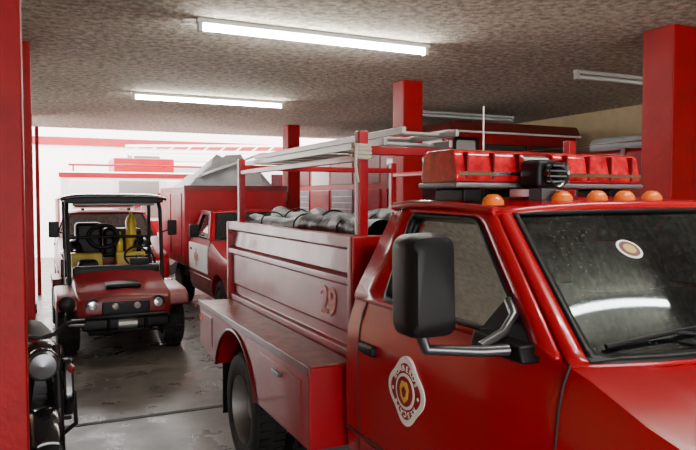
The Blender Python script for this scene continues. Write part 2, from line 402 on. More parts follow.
box('siren_speaker_bracket',(.53,2.14,1.84),(.61,2.22,1.895),STEEL,T)
tube('radio_antenna',[(.62,2.66,1.86),(.62,2.66,2.30)],.004,CREAM,T,6)
lathe('antenna_base',[(.001,.05),(.02,.04),(.03,0)],(.62,2.66,1.85),'Z',BLACK,T,16)
c=Vector(W(.285,.66,-.004))
Uv=(Vector(W(.285,.7))-Vector(W(.285,.5))).normalized(); Rv=(Vector(W(.32,.6))-Vector(W(.25,.6))).normalized(); Nv=Rv.cross(Uv)
for nm,r,m,off in (('white',.052,CREAM,.012),('red',.042,DKRED,.0135),('centre',.026,YEL,.015)):
    mk('windshield_sticker_'+nm,[c+Nv*off+Rv*r*math.cos(a)+Uv*r*math.sin(a) for a in [2*math.pi*k/24 for k in range(24)]],[tuple(range(24))],m,T)
def arc(cy,cz,r,a0,a1,n): return [(cy+r*math.cos(a0+(a1-a0)*k/n),cz+r*math.sin(a0+(a1-a0)*k/n)) for k in range(n+1)]
LY0,LY1=3.02,5.42
prof=[(LY0,.58),(LY0,1.0),(LY1,1.0),(LY1,.66),(4.93,.60)]+arc(4.40,.42,.51,.36,math.pi-.32,14)
for sgn in (0,1):
    a,b=(-.16,.30) if sgn==0 else (CW-.30,CW+.16)
    prism('side_locker_%d'%sgn,prof,'X',a,b,RED2,T,bevel=.008)
    xo=-.17 if sgn==0 else CW+.17
    lo,hi=(xo,xo+.02) if sgn==0 else (xo-.02,xo)
    box('locker_top_lip_%d'%sgn,(lo,LY0-.01,.965),(hi,LY1+.01,1.012),DKRED,T,bevel=.005)
    box('locker_top_tread_%d'%sgn,((-.15,3.04,1.0) if sgn==0 else (CW-.09,3.04,1.0)),((.09,5.40,1.006) if sgn==0 else (CW+.15,5.40,1.006)),mat('worn_tread_plate',(.22,.07,.055),.30,metal=.3,noise=.5,nscale=12),T)
    box('locker_door_front_%d'%sgn,(lo+.004,3.12,.63),(hi,3.80,.92),RED2,T,bevel=.006)
    box('locker_door_rear_%d'%sgn,(lo+.004,5.0,.70),(hi,5.36,.93),RED2,T,bevel=.006)
    box('locker_handle_%d'%sgn,(lo-.012,3.42,.86),(hi,3.54,.885),BRK,T,bevel=.004)
    arcpts=arc(4.40,.42,.52,.36,math.pi-.32,18)
    tube('wheel_arch_trim_%d'%sgn,[( (-.162 if sgn==0 else CW+.162),y,z) for y,z in arcpts],.014,DKRED,T)
    box('running_reflector_%d'%sgn,(lo-.002,5.30,.86),(lo+.01,5.38,.90),AMB,T)
pr=[(.10,1.0),(.10,1.05),(.13,1.06),(.13,1.13),(.115,1.14),(.115,1.385),(.085,1.395),(.085,1.435),(.12,1.45),(.135,1.575),(.085,1.59),(.085,1.655),(.15,1.655),(.15,1.56)]
full=pr+[(CW-x,z) for x,z in reversed(pr)]
prism('bed_body',full,'Y',3.05,5.46,RED2,T,bevel=.005)
box('bed_front_rim',(.09,3.045,1.55),(CW-.09,3.10,1.655),RED2,T,bevel=.008)
box('bed_rear_rim',(.09,5.41,1.55),(CW-.09,5.465,1.655),RED2,T,bevel=.008)
box('bed_front_post',(.08,3.03,1.0),(.16,3.09,1.655),RED2,T,bevel=.01)
box('bed_rear_post',(.08,5.42,1.0),(.16,5.47,1.655),RED2,T,bevel=.01)
text('unit_number','29',.22,PINK,T,(.110,3.40,1.262),(0,-1,0),(0,0,1),.002,.004)
for i,(x,y0,y1,z,r) in enumerate(((.30,3.15,5.25,1.66,.085),(.52,3.15,5.3,1.67,.10),(.78,3.2,5.2,1.66,.09),(1.2,3.2,5.2,1.65,.10))):
    def H_(u,v_):
        a=2*math.pi*u; rr=r*(1+.10*math.sin(7*v_*math.pi+i*2+u*9)+.08*math.sin(23*v_+13*u)+.05*math.cos(47*v_-8*u))
        return (x+rr*math.cos(a)+.02*math.sin(5*v_+i),y0+(y1-y0)*v_,z+rr*.8*math.sin(a)+.025*math.sin(6*v_+i))
    grid('tarp_roll_%d'%i,H_,20,60,HOSE,T)
    for k in range(3):
        yy=y0+(y1-y0)*(k+.5)/3
        tube('roll_strap_%d_%d'%(i,k),[(x+(r*1.14)*math.cos(a),yy,z+r*.95*math.sin(a)) for a in [2*math.pi*q/16 for q in range(16)]],.006,BLACK,T,6,closed=True)
zt=2.17
for i,(x,y) in enumerate(((.17,3.10),(.17,5.32),(1.60,3.10),(1.60,5.32))):
    bar('rack_post_%d'%i,(x,y,1.55),(x,y,zt+ (.03 if y<4 else 0)),.055,RED2,T)
for i,y in enumerate((3.10,5.32)):
    bar('rack_crossbar_%d'%i,(.15,y,2.10),(1.62,y,2.10),.045,RED2,T)
for i,x in enumerate((.17,1.60)):
    bar('rack_rail_%d'%i,(x,3.10,2.06),(x,5.32,2.06),.035,RED2,T)
def ladder(pre,x0,x1,y0,y1,z0,z1,m=ALU,h=.05):
    bar(pre+'rail_a',(x0,y0,z0),(x0,y1,z1),.022,m,T,h); bar(pre+'rail_b',(x1,y0,z0),(x1,y1,z1),.022,m,T,h)
    n=int((y1-y0)/.29)
    for k in range(n):
        t=(k+.5)/n; y=y0+(y1-y0)*t; z=z0+(z1-z0)*t
        tube(pre+'rung_%d'%k,[(x0,y,z),(x1,y,z)],.012,m,T,8)
ladder('ladder_lower_',.26,.66,3.0,5.55,2.142,2.142,h=.038)
ladder('ladder_upper_',.30,.62,2.88,5.35,2.190,2.190,h=.035)
for k in range(4):
    tube('rope_tie_%d'%k,[(.17+.045*math.cos(a),3.10+.045*math.sin(a),2.07+k*.02+.01*math.sin(a)) for a in [2*math.pi*q/12 for q in range(12)]],.011,ROPE,T,6,closed=True)
tube('rope_tail',[(.12,3.06,2.12),(.11,3.05,2.02),(.125,3.05,1.93)],.008,ROPE,T,6)
for sgn,s in ((0,-1),(1,1)):
    X=(lambda x: x if sgn==0 else CW-x)
    wheel(T,'rear_outer_wheel_%d_'%sgn,(X(-.01),4.40,.39),.385,.22,s,dual=True)
    wheel(T,'rear_inner_wheel_%d_'%sgn,(X(.26),4.40,.39),.385,.22,s,dual=True)
    box('mud_flap_%d'%sgn,(X(-.1) if sgn==0 else X(.36),4.93,.2),(X(.36) if sgn==0 else X(-.1),4.94,.62),BLACK,T)
tube('rear_axle',[(.0,4.40,.39),(CW,4.40,.39)],.05,BLACK,T)
for i,x in enumerate((.0,CW-.16)): box('tail_lamp_%d'%i,(x,5.415,.82),(x+.16,5.435,.92),REDL,T)
# ================================================================ second pickup with box
P=empty('rescue_box_truck',(2.3,8.35,0),sc=.9)
pickup(P,RED2,glass=DGLASS,sglass=DGLASS)
box('box_body',(-.06,3.02,.80),(CW+.02,5.6,2.28),RED2,P,bevel=.03)
box('box_side_door',(-.075,3.25,.95),(-.05,4.2,2.15),RED2,P,bevel=.01)
box('box_side_door_rear',(-.075,4.35,.95),(-.05,5.4,2.15),RED2,P,bevel=.01)
box('box_front_trim',(-.065,3.0,2.20),(CW+.03,3.03,2.29),DKRED,P)
box('door_white_panel',(-.012,1.5,.80),(.02,2.88,1.26),CREAM,P,bevel=.004)
box('box_skirt',(.0,3.05,.6),(CW,3.35,.8),BLACK,P)
for i,x in enumerate((.14,CW-.14)): wheel(P,'rear_wheel_%d_'%i,(x,4.0,.40),.40,.26,-1 if i==0 else 1)
emblem(P,2.27,1.03,-.012,.17,'door_emblem_')
box('door_mirror',(-.24,1.72,1.40),(-.08,1.8,1.62),BLACK,P,bevel=.02)
tube('door_mirror_arm',[(-.1,1.76,1.42),(.04,1.7,1.38)],.012,BLACK,P)
# angular grey tarpaulin / sheets heaped on the box
hts=[[0,0,0,0,0,0,0],[0,.22,.40,.62,.50,.30,0],[0,.26,.52,.50,.66,.36,0],[0,.18,.44,.68,.46,.34,0],[0,.24,.36,.48,.60,.26,0],[0,0,0,0,0,0,0]]
def TP(u,v_):
    i=round(u*6); j=round(v_*5)
    rx=(.06*math.sin(7*i+3*j) if 0<i<6 else 0); ry=(.10*math.cos(5*i+4*j) if 0<j<5 else 0)
    return (.06+1.75*u+rx,3.1+2.1*v_+ry,2.285+hts[j][i])
grid('tarpaulin_load',TP,6,5,TARP,P,smooth=False)
for i,(xa,ya,za,xb,yb,zb) in enumerate(((.3,3.05,2.5,1.6,3.4,2.95),(.2,3.4,2.42,1.3,3.3,2.86))):
    bar('load_board_%d'%i,(xa,ya,za),(xb,yb,zb),.22,CREAM,P,.02)
# ================================================================ red pickup behind the cart
Q=empty('command_pickup_truck',(.32,10.75,0),sc=.88)
pickup(Q,RED2,glass=DGLASS,sglass=DGLASS)
box('pickup_bed',(.04,2.98,.55),(CW-.04,4.9,1.3),RED2,Q,bevel=.03)
box('pickup_lightbar_base',(.35,2.3,1.89),(1.55,2.5,1.92),ALU,Q)
box('pickup_lightbar',(.36,2.3,1.92),(1.54,2.5,2.02),REDL,Q,bevel=.03)
for i,x in enumerate((.5,1.4)): box('pickup_lightbar_foot_%d'%i,(x,2.34,1.84),(x+.06,2.46,1.9),BLACK,Q)
for i,x in enumerate((.14,CW-.14)): wheel(Q,'rear_wheel_%d_'%i,(x,4.0,.385),.385,.24,-1 if i==0 else 1)
for i,(x,y) in enumerate(((.1,3.1),(1.82,3.1),(.1,4.8),(1.82,4.8))): bar('bed_rack_post_%d'%i,(x,y,1.28),(x,y,2.1),.05,CREAM,Q)
for i,y in enumerate((3.1,4.8)): bar('bed_rack_bar_%d'%i,(.08,y,2.1),(1.84,y,2.1),.05,CREAM,Q)
for i,x in enumerate((.1,1.82)): bar('bed_rack_side_%d'%i,(x,3.1,2.1),(x,4.8,2.1),.05,CREAM,Q)
# ================================================================ UTV
U=empty('utility_cart',(.93,8.46,0))
URED=mat('cart_red_plastic',(.16,.003,.007),.35,noise=.15)
for i,(x,y) in enumerate(((-.60,0),(.60,0),(-.60,1.95),(.60,1.95))):
    wheel(U,'wheel_%d_'%i,(x,y,.325),.305,.25,-1 if x<0 else 1,knob=True,rim=STEEL)
for i,y in enumerate((0,1.95)): tube('axle_%d'%i,[(-.6,y,.325),(.6,y,.325)],.035,BLACK,U)
for i,x in enumerate((-.28,.28)):
    tube('frame_rail_%d'%i,[(x,-.5,.36),(x,2.35,.36)],.035,BLACK,U)
    tube('a_arm_%d'%i,[(x,.05,.42),(x*1.75,.0,.31)],.022,BLACK,U)
    tube('front_shock_%d'%i,[(x*.95,.05,.66),(x*1.6,.0,.34)],.035,BLACK,U)
rows=[(-.56,.40,.52,.66),(-.52,.50,.50,.72),(-.36,.54,.48,.78),(-.05,.54,.48,.83),(.22,.54,.46,.90),(.32,.54,.46,.94)]
v=[];f=[];n=9
for y,w,zb,zt2 in rows:
    for x,z in ((-w,zb),(-w-.01,(zb+zt2)/2),(-w*.97,zt2-.03),(-w*.75,zt2),(0,zt2+.02),(w*.75,zt2),(w*.97,zt2-.03),(w+.01,(zb+zt2)/2),(w,zb)): v.append((x,y,z))
for i in range(len(rows)-1):
    for k in range(n): f.append((i*n+k,i*n+(k+1)%n,(i+1)*n+(k+1)%n,(i+1)*n+k))
f.append(tuple(range(n))); f.append(tuple(range((len(rows)-1)*n,len(rows)*n)))
mk('hood',v,f,URED,U,bevel=.015)
box('hood_scoop',(-.2,-.38,.79),(.2,.05,.845),BLACK,U,bevel=.03)
for i,s in enumerate((-1,1)):
    x0,x1=sorted((s*.50,s*.735))
    fp=[(-.50,.58),(-.46,.70),(-.30,.755),(.30,.78),(.46,.72),(.48,.50)]+[(0+.37*math.cos(a),.33+.37*math.sin(a)) for a in [(.45+(math.pi-1.15)*k/10) for k in range(11)]]
    prism('front_fender_%d'%i,fp,'X',x0,x1,URED,U,bevel=.02)
    x0,x1=sorted((s*.45,s*.73))
    rp=[(1.52,.62),(1.55,.72),(2.35,.72),(2.42,.62)]+[(1.95+.38*math.cos(a),.33+.38*math.sin(a)) for a in [(.75+(math.pi-1.5)*k/10) for k in range(11)]]
    prism('rear_fender_%d'%i,rp,'X',x0,x1,URED,U,bevel=.015)
    lathe('headlight_%d'%i,[(.001,-.03),(.045,-.025),(.055,-.005),(.058,.0)],(s*.36,-.545,.635),'Y',CLEAR,U,24)
    lathe('headlight_bezel_%d'%i,[(.055,-.012),(.082,-.01),(.088,.05)],(s*.36,-.54,.635),'Y',BLACK,U,24)
    lathe('fog_light_%d'%i,[(.001,-.03),(.035,-.02),(.045,.03)],(s*.12,-.60,.62),'Y',CLEAR,U,20)
    box('floor_side_%d'%i,(s*.56-.06,.35,.30),(s*.56+.06,1.35,.38),BLACK,U,bevel=.02)
    box('side_panel_%d'%i,(s*.56-.03,.48,.38),(s*.56+.03,.62,.85),BLACK,U,bevel=.015)
    tube('cage_front_post_%d'%i,[(s*.55,.30,.45),(s*.56,.34,.95),(s*.57,.52,1.70),(s*.56,.62,1.82)],.026,BLACK,U)
    tube('cage_rear_post_%d'%i,[(s*.56,1.45,.45),(s*.57,1.45,1.82)],.026,BLACK,U)
    tube('cage_mid_post_%d'%i,[(s*.57,1.45,1.15),(s*.57,1.0,1.02),(s*.57,.9,.6)],.02,BLACK,U)
    tube('cage_roof_rail_%d'%i,[(s*.56,.55,1.82),(s*.57,1.7,1.82)],.024,BLACK,U)
    box('seat_base_%d'%i,(s*.29-.23,.80,.66),(s*.29+.23,1.25,.84),YEL,U,bevel=.05,bseg=3)
    prism('seat_back_%d'%i,rpoly([(1.20,.80),(1.28,1.09),(1.38,1.09),(1.34,.80)],.04),'X',s*.29-.20,s*.29+.20,YEL,U,bevel=.03)
    box('seat_plinth_%d'%i,(s*.29-.25,.8,.36),(s*.29+.25,1.3,.66),BLACK,U,bevel=.01)
box('grille',(-.26,-.60,.52),(.26,-.53,.67),BLACK,U,bevel=.015)
tube('brush_guard_top',[(-.46,-.50,.42),(-.46,-.66,.50),(-.40,-.70,.52),(.40,-.70,.52),(.46,-.66,.50),(.46,-.50,.42)],.022,BLACK,U)
tube('brush_guard_low',[(-.40,-.45,.34),(-.40,-.66,.34),(.40,-.66,.34),(.40,-.45,.34)],.022,BLACK,U)
for i,x in enumerate((-.2,.2)): tube('brush_guard_upright_%d'%i,[(x,-.66,.34),(x,-.70,.52)],.018,BLACK,U)
box('front_bumper',(-.48,-.64,.36),(.48,-.50,.50),BLACK,U,bevel=.03)
lathe('winch_drum',[(.001,-.10),(.05,-.10),(.05,.10),(.001,.10)],(0,-.68,.43),'X',ALU,U,20)
box('skid_plate',(-.30,-.50,.30),(.30,2.3,.345),BLACK,U)
box('floor_pan',(-.55,.3,.33),(.55,1.4,.37),BLACK,U)
box('dash_panel',(-.52,.28,.85),(.52,.42,1.0),BLACK,U,bevel=.03)
box('instrument_pod',(.16,.34,.98),(.40,.44,1.08),BLACK,U,bevel=.02)
pts=[(.28+.15*math.cos(a),.62+.06*math.sin(a),1.08+.12*math.sin(a)) for a in [2*math.pi*k/24 for k in range(24)]]
tube('steering_wheel',pts,.014,BLACK,U,closed=True)
tube('steering_spoke',[(.14,.62,1.08),(.42,.62,1.08)],.012,BLACK,U)
tube('steering_column',[(.28,.62,1.08),(.28,.40,.95)],.02,BLACK,U)
tube('cage_front_cross',[(-.56,.60,1.80),(.56,.60,1.80)],.022,BLACK,U)
tube('cage_rear_cross',[(-.57,1.45,1.30),(.57,1.45,1.30)],.022,BLACK,U)
tube('cage_rear_cross_top',[(-.57,1.45,1.80),(.57,1.45,1.80)],.022,BLACK,U)
tube('cage_mid_cross',[(-.57,1.45,1.05),(.57,1.45,1.05)],.018,BLACK,U)
def CN(u,v_):
    return (-.64+1.28*u,.42+1.42*v_,1.90-.045*abs(2*u-1)**6-.03*abs(2*v_-1)**6)
grid('canopy_roof',CN,20,20,BLACKG,U,solid=.03)
box('canopy_valance',(-.60,.44,1.79),(.60,.46,1.86),BLACK,U,bevel=.005)
box('folded_windshield_frame',(-.5,.50,1.75),(.5,.53,1.79),STEEL,U,bevel=.01)
prism('cargo_bed',[(-.62,.75),(-.62,1.0),(-.58,1.0),(-.58,.79),(.58,.79),(.58,1.0),(.62,1.0),(.62,.75)],'Y',1.5,2.5,URED,U,bevel=.01)
box('cargo_bed_front',(-.6,1.5,.76),(.6,1.54,1.0),URED,U); box('cargo_bed_tail',(-.6,2.46,.76),(.6,2.5,1.0),URED,U)
def bottle(nm,x,y,z0,r,h,m): lathe(nm,[(.001,h+.06),(r*.3,h+.05),(r*.35,h),(r*.8,h-.04),(r,h-.1),(r,.03),(r*.9,0),(.001,0)],(x,y,z0),'Z',m,U,24)
bottle('yellow_air_tank',.34,1.64,.80,.075,.80,YELT); bottle('yellow_air_tank_small',.18,1.66,.80,.05,.5,YELT); bottle('dark_air_tank',-.2,1.72,.80,.12,.6,BLACK)
box('equipment_pack',(-.42,1.60,.80),(-.05,1.87,1.50),BLACK,U,bevel=.06,bseg=3)
box('equipment_pack_small',(-.04,1.58,.80),(.12,1.80,1.42),BLACK,U,bevel=.05,bseg=3)
box('equipment_case',(.0,1.82,.80),(.52,2.2,1.40),BLACK,U,bevel=.05,bseg=3)
tube('hose_coil',[(-.05+.2*math.cos(a),1.56,1.30+.16*math.sin(a)) for a in [2*math.pi*k/20 for k in range(20)]],.03,BLACK,U,closed=True)
for i,(x,z) in enumerate(((-.46,1.12),(.48,1.16))): lathe('helmet_%d'%i,[(.001,.15),(.08,.13),(.12,.07),(.135,0),(.16,-.01),(.16,-.02)],(x,1.50,z),'Z',BLACKG,U,20)
for i,s in enumerate((-1,1)):
    box('side_mirror_%d'%i,(s*.72-.06,.46,1.36),(s*.72+.06,.49,1.56),BLACK,U,bevel=.02)
    tube('side_mirror_arm_%d'%i,[(s*.57,.45,1.40),(s*.70,.47,1.44)],.01,BLACK,U)
box('gear_bag',(-.42,.98,.84),(-.16,1.18,1.02),BLACK,U,bevel=.06,bseg=3)
# ================================================================ Motorcycle
M=empty('motorcycle',(.03,4.02,0),rot=math.radians(3))
def mwheel(pre,y):
    R=.31;w=.11
    prof=[(R*.80,-w/2*.8),(R*.93,-w/2),(R,-w/2*.5),(R*1.01,0),(R,w/2*.5),(R*.93,w/2),(R*.80,w/2*.8),(R*.76,0),(R*.80,-w/2*.8)]
    lathe(pre+'tyre',prof,(0,y,.315),'X',RUB,M,40)
    lathe(pre+'hub',[(.001,-.06),(.05,-.06),(.05,.06),(.001,.06)],(0,y,.315),'X',STEEL,M,20)
    lathe(pre+'rim',[(R*.80,-.035),(R*.74,-.02),(R*.74,.02),(R*.80,.035)],(0,y,.315),'X',STEEL,M,40)
    for k in range(16):
        a=2*math.pi*k/16
        tube(pre+'spoke_%d'%k,[(.03*(-1)**k,y+.04*math.cos(a),.315+.04*math.sin(a)),(0,y+R*.76*math.cos(a+.2),.315+R*.76*math.sin(a+.2))],.003,STEEL,M,5)
    lathe(pre+'brake_disc',[(.06,.07),(.13,.07),(.13,.075),(.06,.075),(.06,.07)],(0,y,.315),'X',STEEL,M,30)
mwheel('front_wheel_',0.0); mwheel('rear_wheel_',1.35)
for i,s in enumerate((-1,1)):
    tube('fork_%d'%i,[(s*.085,0,.315),(s*.085,.16,.80),(s*.08,.22,.98)],.024,BLACK,M)
    tube('handlebar_%d'%i,[(0,.26,1.02),(s*.08,.26,1.04),(s*.15,.30,1.09),(s*.25,.42,1.07)],.013,BLACK,M)
    tube('grip_%d'%i,[(s*.17,.33,1.085),(s*.26,.43,1.068)],.02,BLACK,M)
    tube('brake_lever_%d'%i,[(s*.16,.27,1.08),(s*.25,.35,1.06)],.008,STEEL,M)
    tube('mirror_stem_%d'%i,[(s*.14,.29,1.09),(s*.15,.28,1.17)],.007,BLACK,M)
    lathe('mirror_%d'%i,[(.001,-.02),(.035,-.015),(.05,0),(.048,.01),(.001,.012)],(s*.15,.28,1.205),'Y',BLACK,M,20)
    lathe('turn_signal_%d'%i,[(.001,-.02),(.02,-.01),(.024,.03),(.001,.05)],(s*.15,.08,.86),'Y',DKRED,M,14)
    tube('frame_downtube_%d'%i,[(s*.03,.30,.88),(s*.10,.42,.35),(s*.11,.95,.33),(s*.12,1.2,.62),(s*.1,1.6,.80)],.018,BLACK,M)
    tube('rear_shock_%d'%i,[(s*.13,1.32,.36),(s*.13,1.22,.74)],.03,BLACK,M)
    tube('swingarm_%d'%i,[(s*.09,.90,.36),(s*.09,1.35,.315)],.022,BLACK,M)
    tube('crash_bar_%d'%i,[(s*.04,.42,.72),(s*.20,.45,.62),(s*.21,.46,.42),(s*.10,.50,.32)],.014,BLACK,M)
    tube('foot_peg_%d'%i,[(s*.1,.85,.34),(s*.22,.85,.34)],.014,BLACK,M)
    prism('side_fairing_%d'%i,rpoly([(.30,.62),(.36,.86),(.70,.80),(.62,.50),(.42,.48)],.04),'X',*sorted((s*.13,s*.19)),BLACKG,M,bevel=.015)
    prism('side_cover_%d'%i,rpoly([(.80,.52),(.82,.74),(1.2,.76),(1.1,.55)],.04),'X',*sorted((s*.10,s*.15)),BLACKG,M,bevel=.012)
lathe('headlamp',[(.001,-.06),(.07,-.05),(.09,-.02),(.095,0),(.08,.08),(.03,.12),(.001,.12)],(0,.10,.90),'Y',BLACKG,M,24)
lathe('headlamp_lens',[(.001,-.065),(.07,-.055),(.085,-.03)],(0,.098,.90),'Y',BRK,M,24)
def sub(nm,pts,m):
    v=[];f=[];n=12
    for y,w,h,z in pts:
        for k in range(n):
            a=2*math.pi*k/n; v.append((w*math.cos(a),y,z+h*math.sin(a)))
    for i in range(len(pts)-1):
        for k in range(n): f.append((i*n+k,i*n+(k+1)%n,(i+1)*n+(k+1)%n,(i+1)*n+k))
    f.append(tuple(range(n)));f.append(tuple(range((len(pts)-1)*n,len(pts)*n)))
    return mk(nm,v,f,m,M,smooth=True)
sub('fuel_tank',[(.28,.06,.05,.86),(.33,.13,.10,.86),(.48,.155,.12,.86),(.65,.13,.10,.84),(.78,.08,.05,.80)],BLACKG)
sub('seat',[(.72,.08,.03,.80),(.82,.12,.05,.79),(1.1,.13,.05,.80),(1.35,.14,.055,.85),(1.6,.10,.04,.87)],BLACK)
sub('tail_cowl',[(1.35,.09,.05,.76),(1.6,.08,.05,.80),(1.78,.04,.03,.82)],BLACKG)
sub('crankcase',[(.48,.08,.08,.42),(.55,.14,.13,.42),(.8,.14,.12,.40),(.9,.08,.08,.40)],STEEL)
prism('cylinder_block',[(.52,.50),(.50,.74),(.66,.76),(.70,.50)],'X',-.09,.09,STEEL,M,bevel=.01)
for k in range(5): box('cooling_fin_%d'%k,(-.12,.49,.53+k*.04),(.12,.71,.54+k*.04),STEEL,M)
tube('exhaust_pipe',[(.06,.50,.62),(.10,.40,.48),(.12,.42,.30),(.14,.8,.26),(.16,1.05,.30),(.17,1.2,.34)],.02,BRK,M)
tube('muffler',[(.17,1.1,.32),(.19,1.6,.44)],.042,BRK,M,14)
def MF(u,v_,yc,a0,a1):
    a=a0+(a1-a0)*v_; return ((u-.5)*.15,yc+.355*math.cos(a),.315+.355*math.sin(a)-.02*abs(2*u-1)**2)
grid('front_fender',lambda u,v_:MF(u,v_,0,.3,2.4),6,16,BLACKG,M,solid=.006)
grid('rear_fender',lambda u,v_:MF(u,v_,1.35,.2,2.2),6,16,BLACK,M,solid=.006)
tube('side_stand',[(-.1,.8,.33),(-.24,.86,.01)],.012,BLACK,M)
tube('mudguard_stay',[(.08,.0,.32),(.08,.0,.66)],.006,BRK,M)
# ================================================================ Fire engine
E=empty('fire_engine',(5.17,7.65,0))
box('engine_body',(0,.0,.45),(2.36,6.2,2.80),RED2,E,bevel=.06,bseg=3)
prism('roof_cap',rpoly([(-.02,2.79),(.06,2.92),(2.30,2.92),(2.38,2.79)],.04),'Y',-.03,6.22,DKRED,E)
box('engine_gutter',(-.03,-.03,2.765),(-.0,6.22,2.79),CREAM,E)
box('engine_gutter_front',(-.03,-.035,2.765),(2.39,-.0,2.79),CREAM,E)
box('front_windshield',(.55,-.02,1.55),(2.21,.02,2.62),DGLASS,E,bevel=.03)
box('front_corner_window',(.10,-.02,1.75),(.44,.02,2.66),mat('pale_window',(.45,.47,.46),.15,coat=.4),E,bevel=.02)
ring('front_corner_window_frame',[(x,-.025,z) for x,z in rpoly([(.06,1.70),(.06,2.70),(.48,2.70),(.48,1.70)],.05)],[(x,-.025,z) for x,z in rpoly([(.10,1.75),(.10,2.66),(.44,2.66),(.44,1.75)],.05)],BLACK,E,.02)
bar('windshield_divider',(1.38,-.03,1.55),(1.38,-.03,2.62),.05,DKRED,E)
box('front_door_window',(-.02,.18,1.6),(.02,.85,2.62),DGLASS,E,bevel=.02)
ring('front_door_window_frame',[(-.022,y,z) for y,z in rpoly([(.13,1.55),(.13,2.68),(.90,2.68),(.90,1.55)],.06)],[(-.022,y,z) for y,z in rpoly([(.18,1.6),(.18,2.62),(.85,2.62),(.85,1.6)],.06)],CREAM,E,.02)
box('crew_door_window',(-.02,1.15,1.7),(.02,1.75,2.5),DGLASS,E,bevel=.02)
for k in range(4):
    y=2.0+k*1.03
    box('roller_shutter_%d'%k,(-.02,y,.9),(.02,y+.9,2.0),STEEL if k%2 else RED2,E,bevel=.01)
    for q in range(9): box('shutter_slat_%d_%d'%(k,q),(-.026,y+.02,.95+q*.115),(-.018,y+.88,.965+q*.115),ALU if k%2 else DKRED,E)
    box('upper_panel_%d'%k,(-.015,y,2.1),(.02,y+.9,2.6),DKRED if k!=2 else CREAM,E,bevel=.01)
box('side_stripe',(-.012,0.05,1.38),(.01,1.95,1.50),CREAM,E)
box('front_stripe',(.06,-.012,1.2),(2.3,.02,1.36),CREAM,E)
box('engine_bumper',(-.02,-.22,.42),(2.38,.03,.72),CHR,E,bevel=.04)
box('engine_grille',(.7,-.03,.75),(1.66,.02,1.15),CHR,E,bevel=.02)
for i,x in enumerate((.12,1.94)): box('engine_headlight_%d'%i,(x,-.03,.80),(x+.3,.02,1.05),CLEAR,E,bevel=.02)
for i,(x,y) in enumerate(((.12,1.0),(2.24,1.0),(.12,4.6),(2.24,4.6))): wheel(E,'wheel_%d_'%i,(x,y,.5),.5,.28,-1 if x<1 else 1,treads=False)
for i in (0,1):
    x=-.012 if i==0 else 2.372
    for j,y in enumerate((1.0,4.6)):
        tube('wheel_arch_%d_%d'%(i,j),[(x,a,b) for a,b in arc(y,.5,.58,0,math.pi,16)],.03,BLACK,E)
# ================================================================ Water tank trailer
K=empty('water_tank_trailer',(5.75,4.55,0))
box('tank_body',(0,0,.75),(1.75,2.55,2.38),RED2,K,bevel=.05,bseg=3)
for i,y in enumerate((.6,1.3,2.0)): box('tank_rib_%d'%i,(-.015,y,.78),(1.765,y+.06,2.39),DKRED,K,bevel=.005)
box('tank_chassis',(.1,-.3,.55),(1.65,2.6,.76),BLACK,K)
for i,x in enumerate((.12,1.63)):
    for j,y in enumerate((.75,1.85)): wheel(K,'wheel_%d_%d_'%(i,j),(x,y,.4),.4,.24,-1 if i==0 else 1,treads=False)
tube('trailer_hitch',[(.3,-.3,.62),(.875,-1.0,.55),(1.45,-.3,.62)],.04,BLACK,K)
tube('jockey_leg',[(.875,-.95,.56),(.875,-.95,.02)],.03,STEEL,K)
for i,x in enumerate((.08,1.67)):
    tube('guard_rail_%d'%i,[(x,.08,2.35),(x,.08,2.46),(x,2.45,2.46),(x,2.45,2.35)],.018,DKRED,K)
grid('canvas_roll',lambda u,v_:(.55+.10*(1+.06*math.sin(20*v_))*math.cos(2*math.pi*u),.75+.8*v_,2.48+.10*math.sin(2*math.pi*u)),16,20,TARP,K)
for i,y in enumerate((.752,1.548)): lathe('canvas_roll_end_%d'%i,[(.001,0),(.098,0)],(.55,y,2.48),'Y',TARP,K,20)
lathe('tank_hatch',[(.001,.10),(.2,.09),(.22,.06),(.22,0)],(1.15,1.7,2.37),'Z',DKRED,K,24)
# ================================================================ outdoor vehicles
def outtruck(name,loc,c1,c2,L=5.6,ht=2.35,word='BOMBEROS'):
    G=empty(name,loc)
    box('truck_body',(0,0,.5),(L,2.3,ht),c1,G,bevel=.08,bseg=3)
    prism('truck_cab',rpoly([(L,.5),(L,ht+.25),(L+1,ht+.25),(L+1.6,1.6),(L+1.7,.5)],.12),'Y',0,2.3,c1,G)
    box('truck_stripe',(-.01,-.012,1.05),(L+1.6,.02,1.32),c2,G)
    box('truck_stripe_low',(-.01,-.012,.55),(L+1.65,.02,.75),c2,G)
    box('truck_top_band',(-.01,-.012,ht-.14),(L,.02,ht-.03),c2,G)
    for k in range(5): box('truck_locker_%d'%k,(.2+k*1.05,-.02,1.4),(min(L-.05,1.1+k*1.05),.02,ht-.2),(CREAM,ALU)[k%2],G,bevel=.01)
    box('truck_cab_window',(L+.3,-.01,1.6),(L+1.0,.02,ht),DGLASS,G,bevel=.02)
    if word: text('truck_lettering',word,.5,RED2,G,(L/2+.1,-.03,1.78),(1,0,0),(0,0,1),.01)
    for i,x in enumerate((1.2,2.3,L+.6)):
        lathe('truck_tyre_%d'%i,[(.28,-.12),(.5,-.12),(.52,0),(.5,.12),(.28,.12)],(x,.14,.52),'Y',RUB,G,32); lathe('truck_rim_%d'%i,[(.001,-.05),(.28,-.1)],(x,.14,.52),'Y',WHEELW,G,24)
        lathe('truck_tyre_far_%d'%i,[(.28,-.12),(.5,-.12),(.52,0),(.5,.12),(.28,.12)],(x,2.16,.52),'Y',RUB,G,32)
    bar('truck_roof_rail',(.2,.2,ht+.15),(L-.2,.2,ht+.15),.05,c2,G)
    for i in range(5): bar('truck_roof_post_%d'%i,(.3+i*(L-.6)/4,.2,ht-.02),(.3+i*(L-.6)/4,.2,ht+.15),.04,c2,G)
    return G
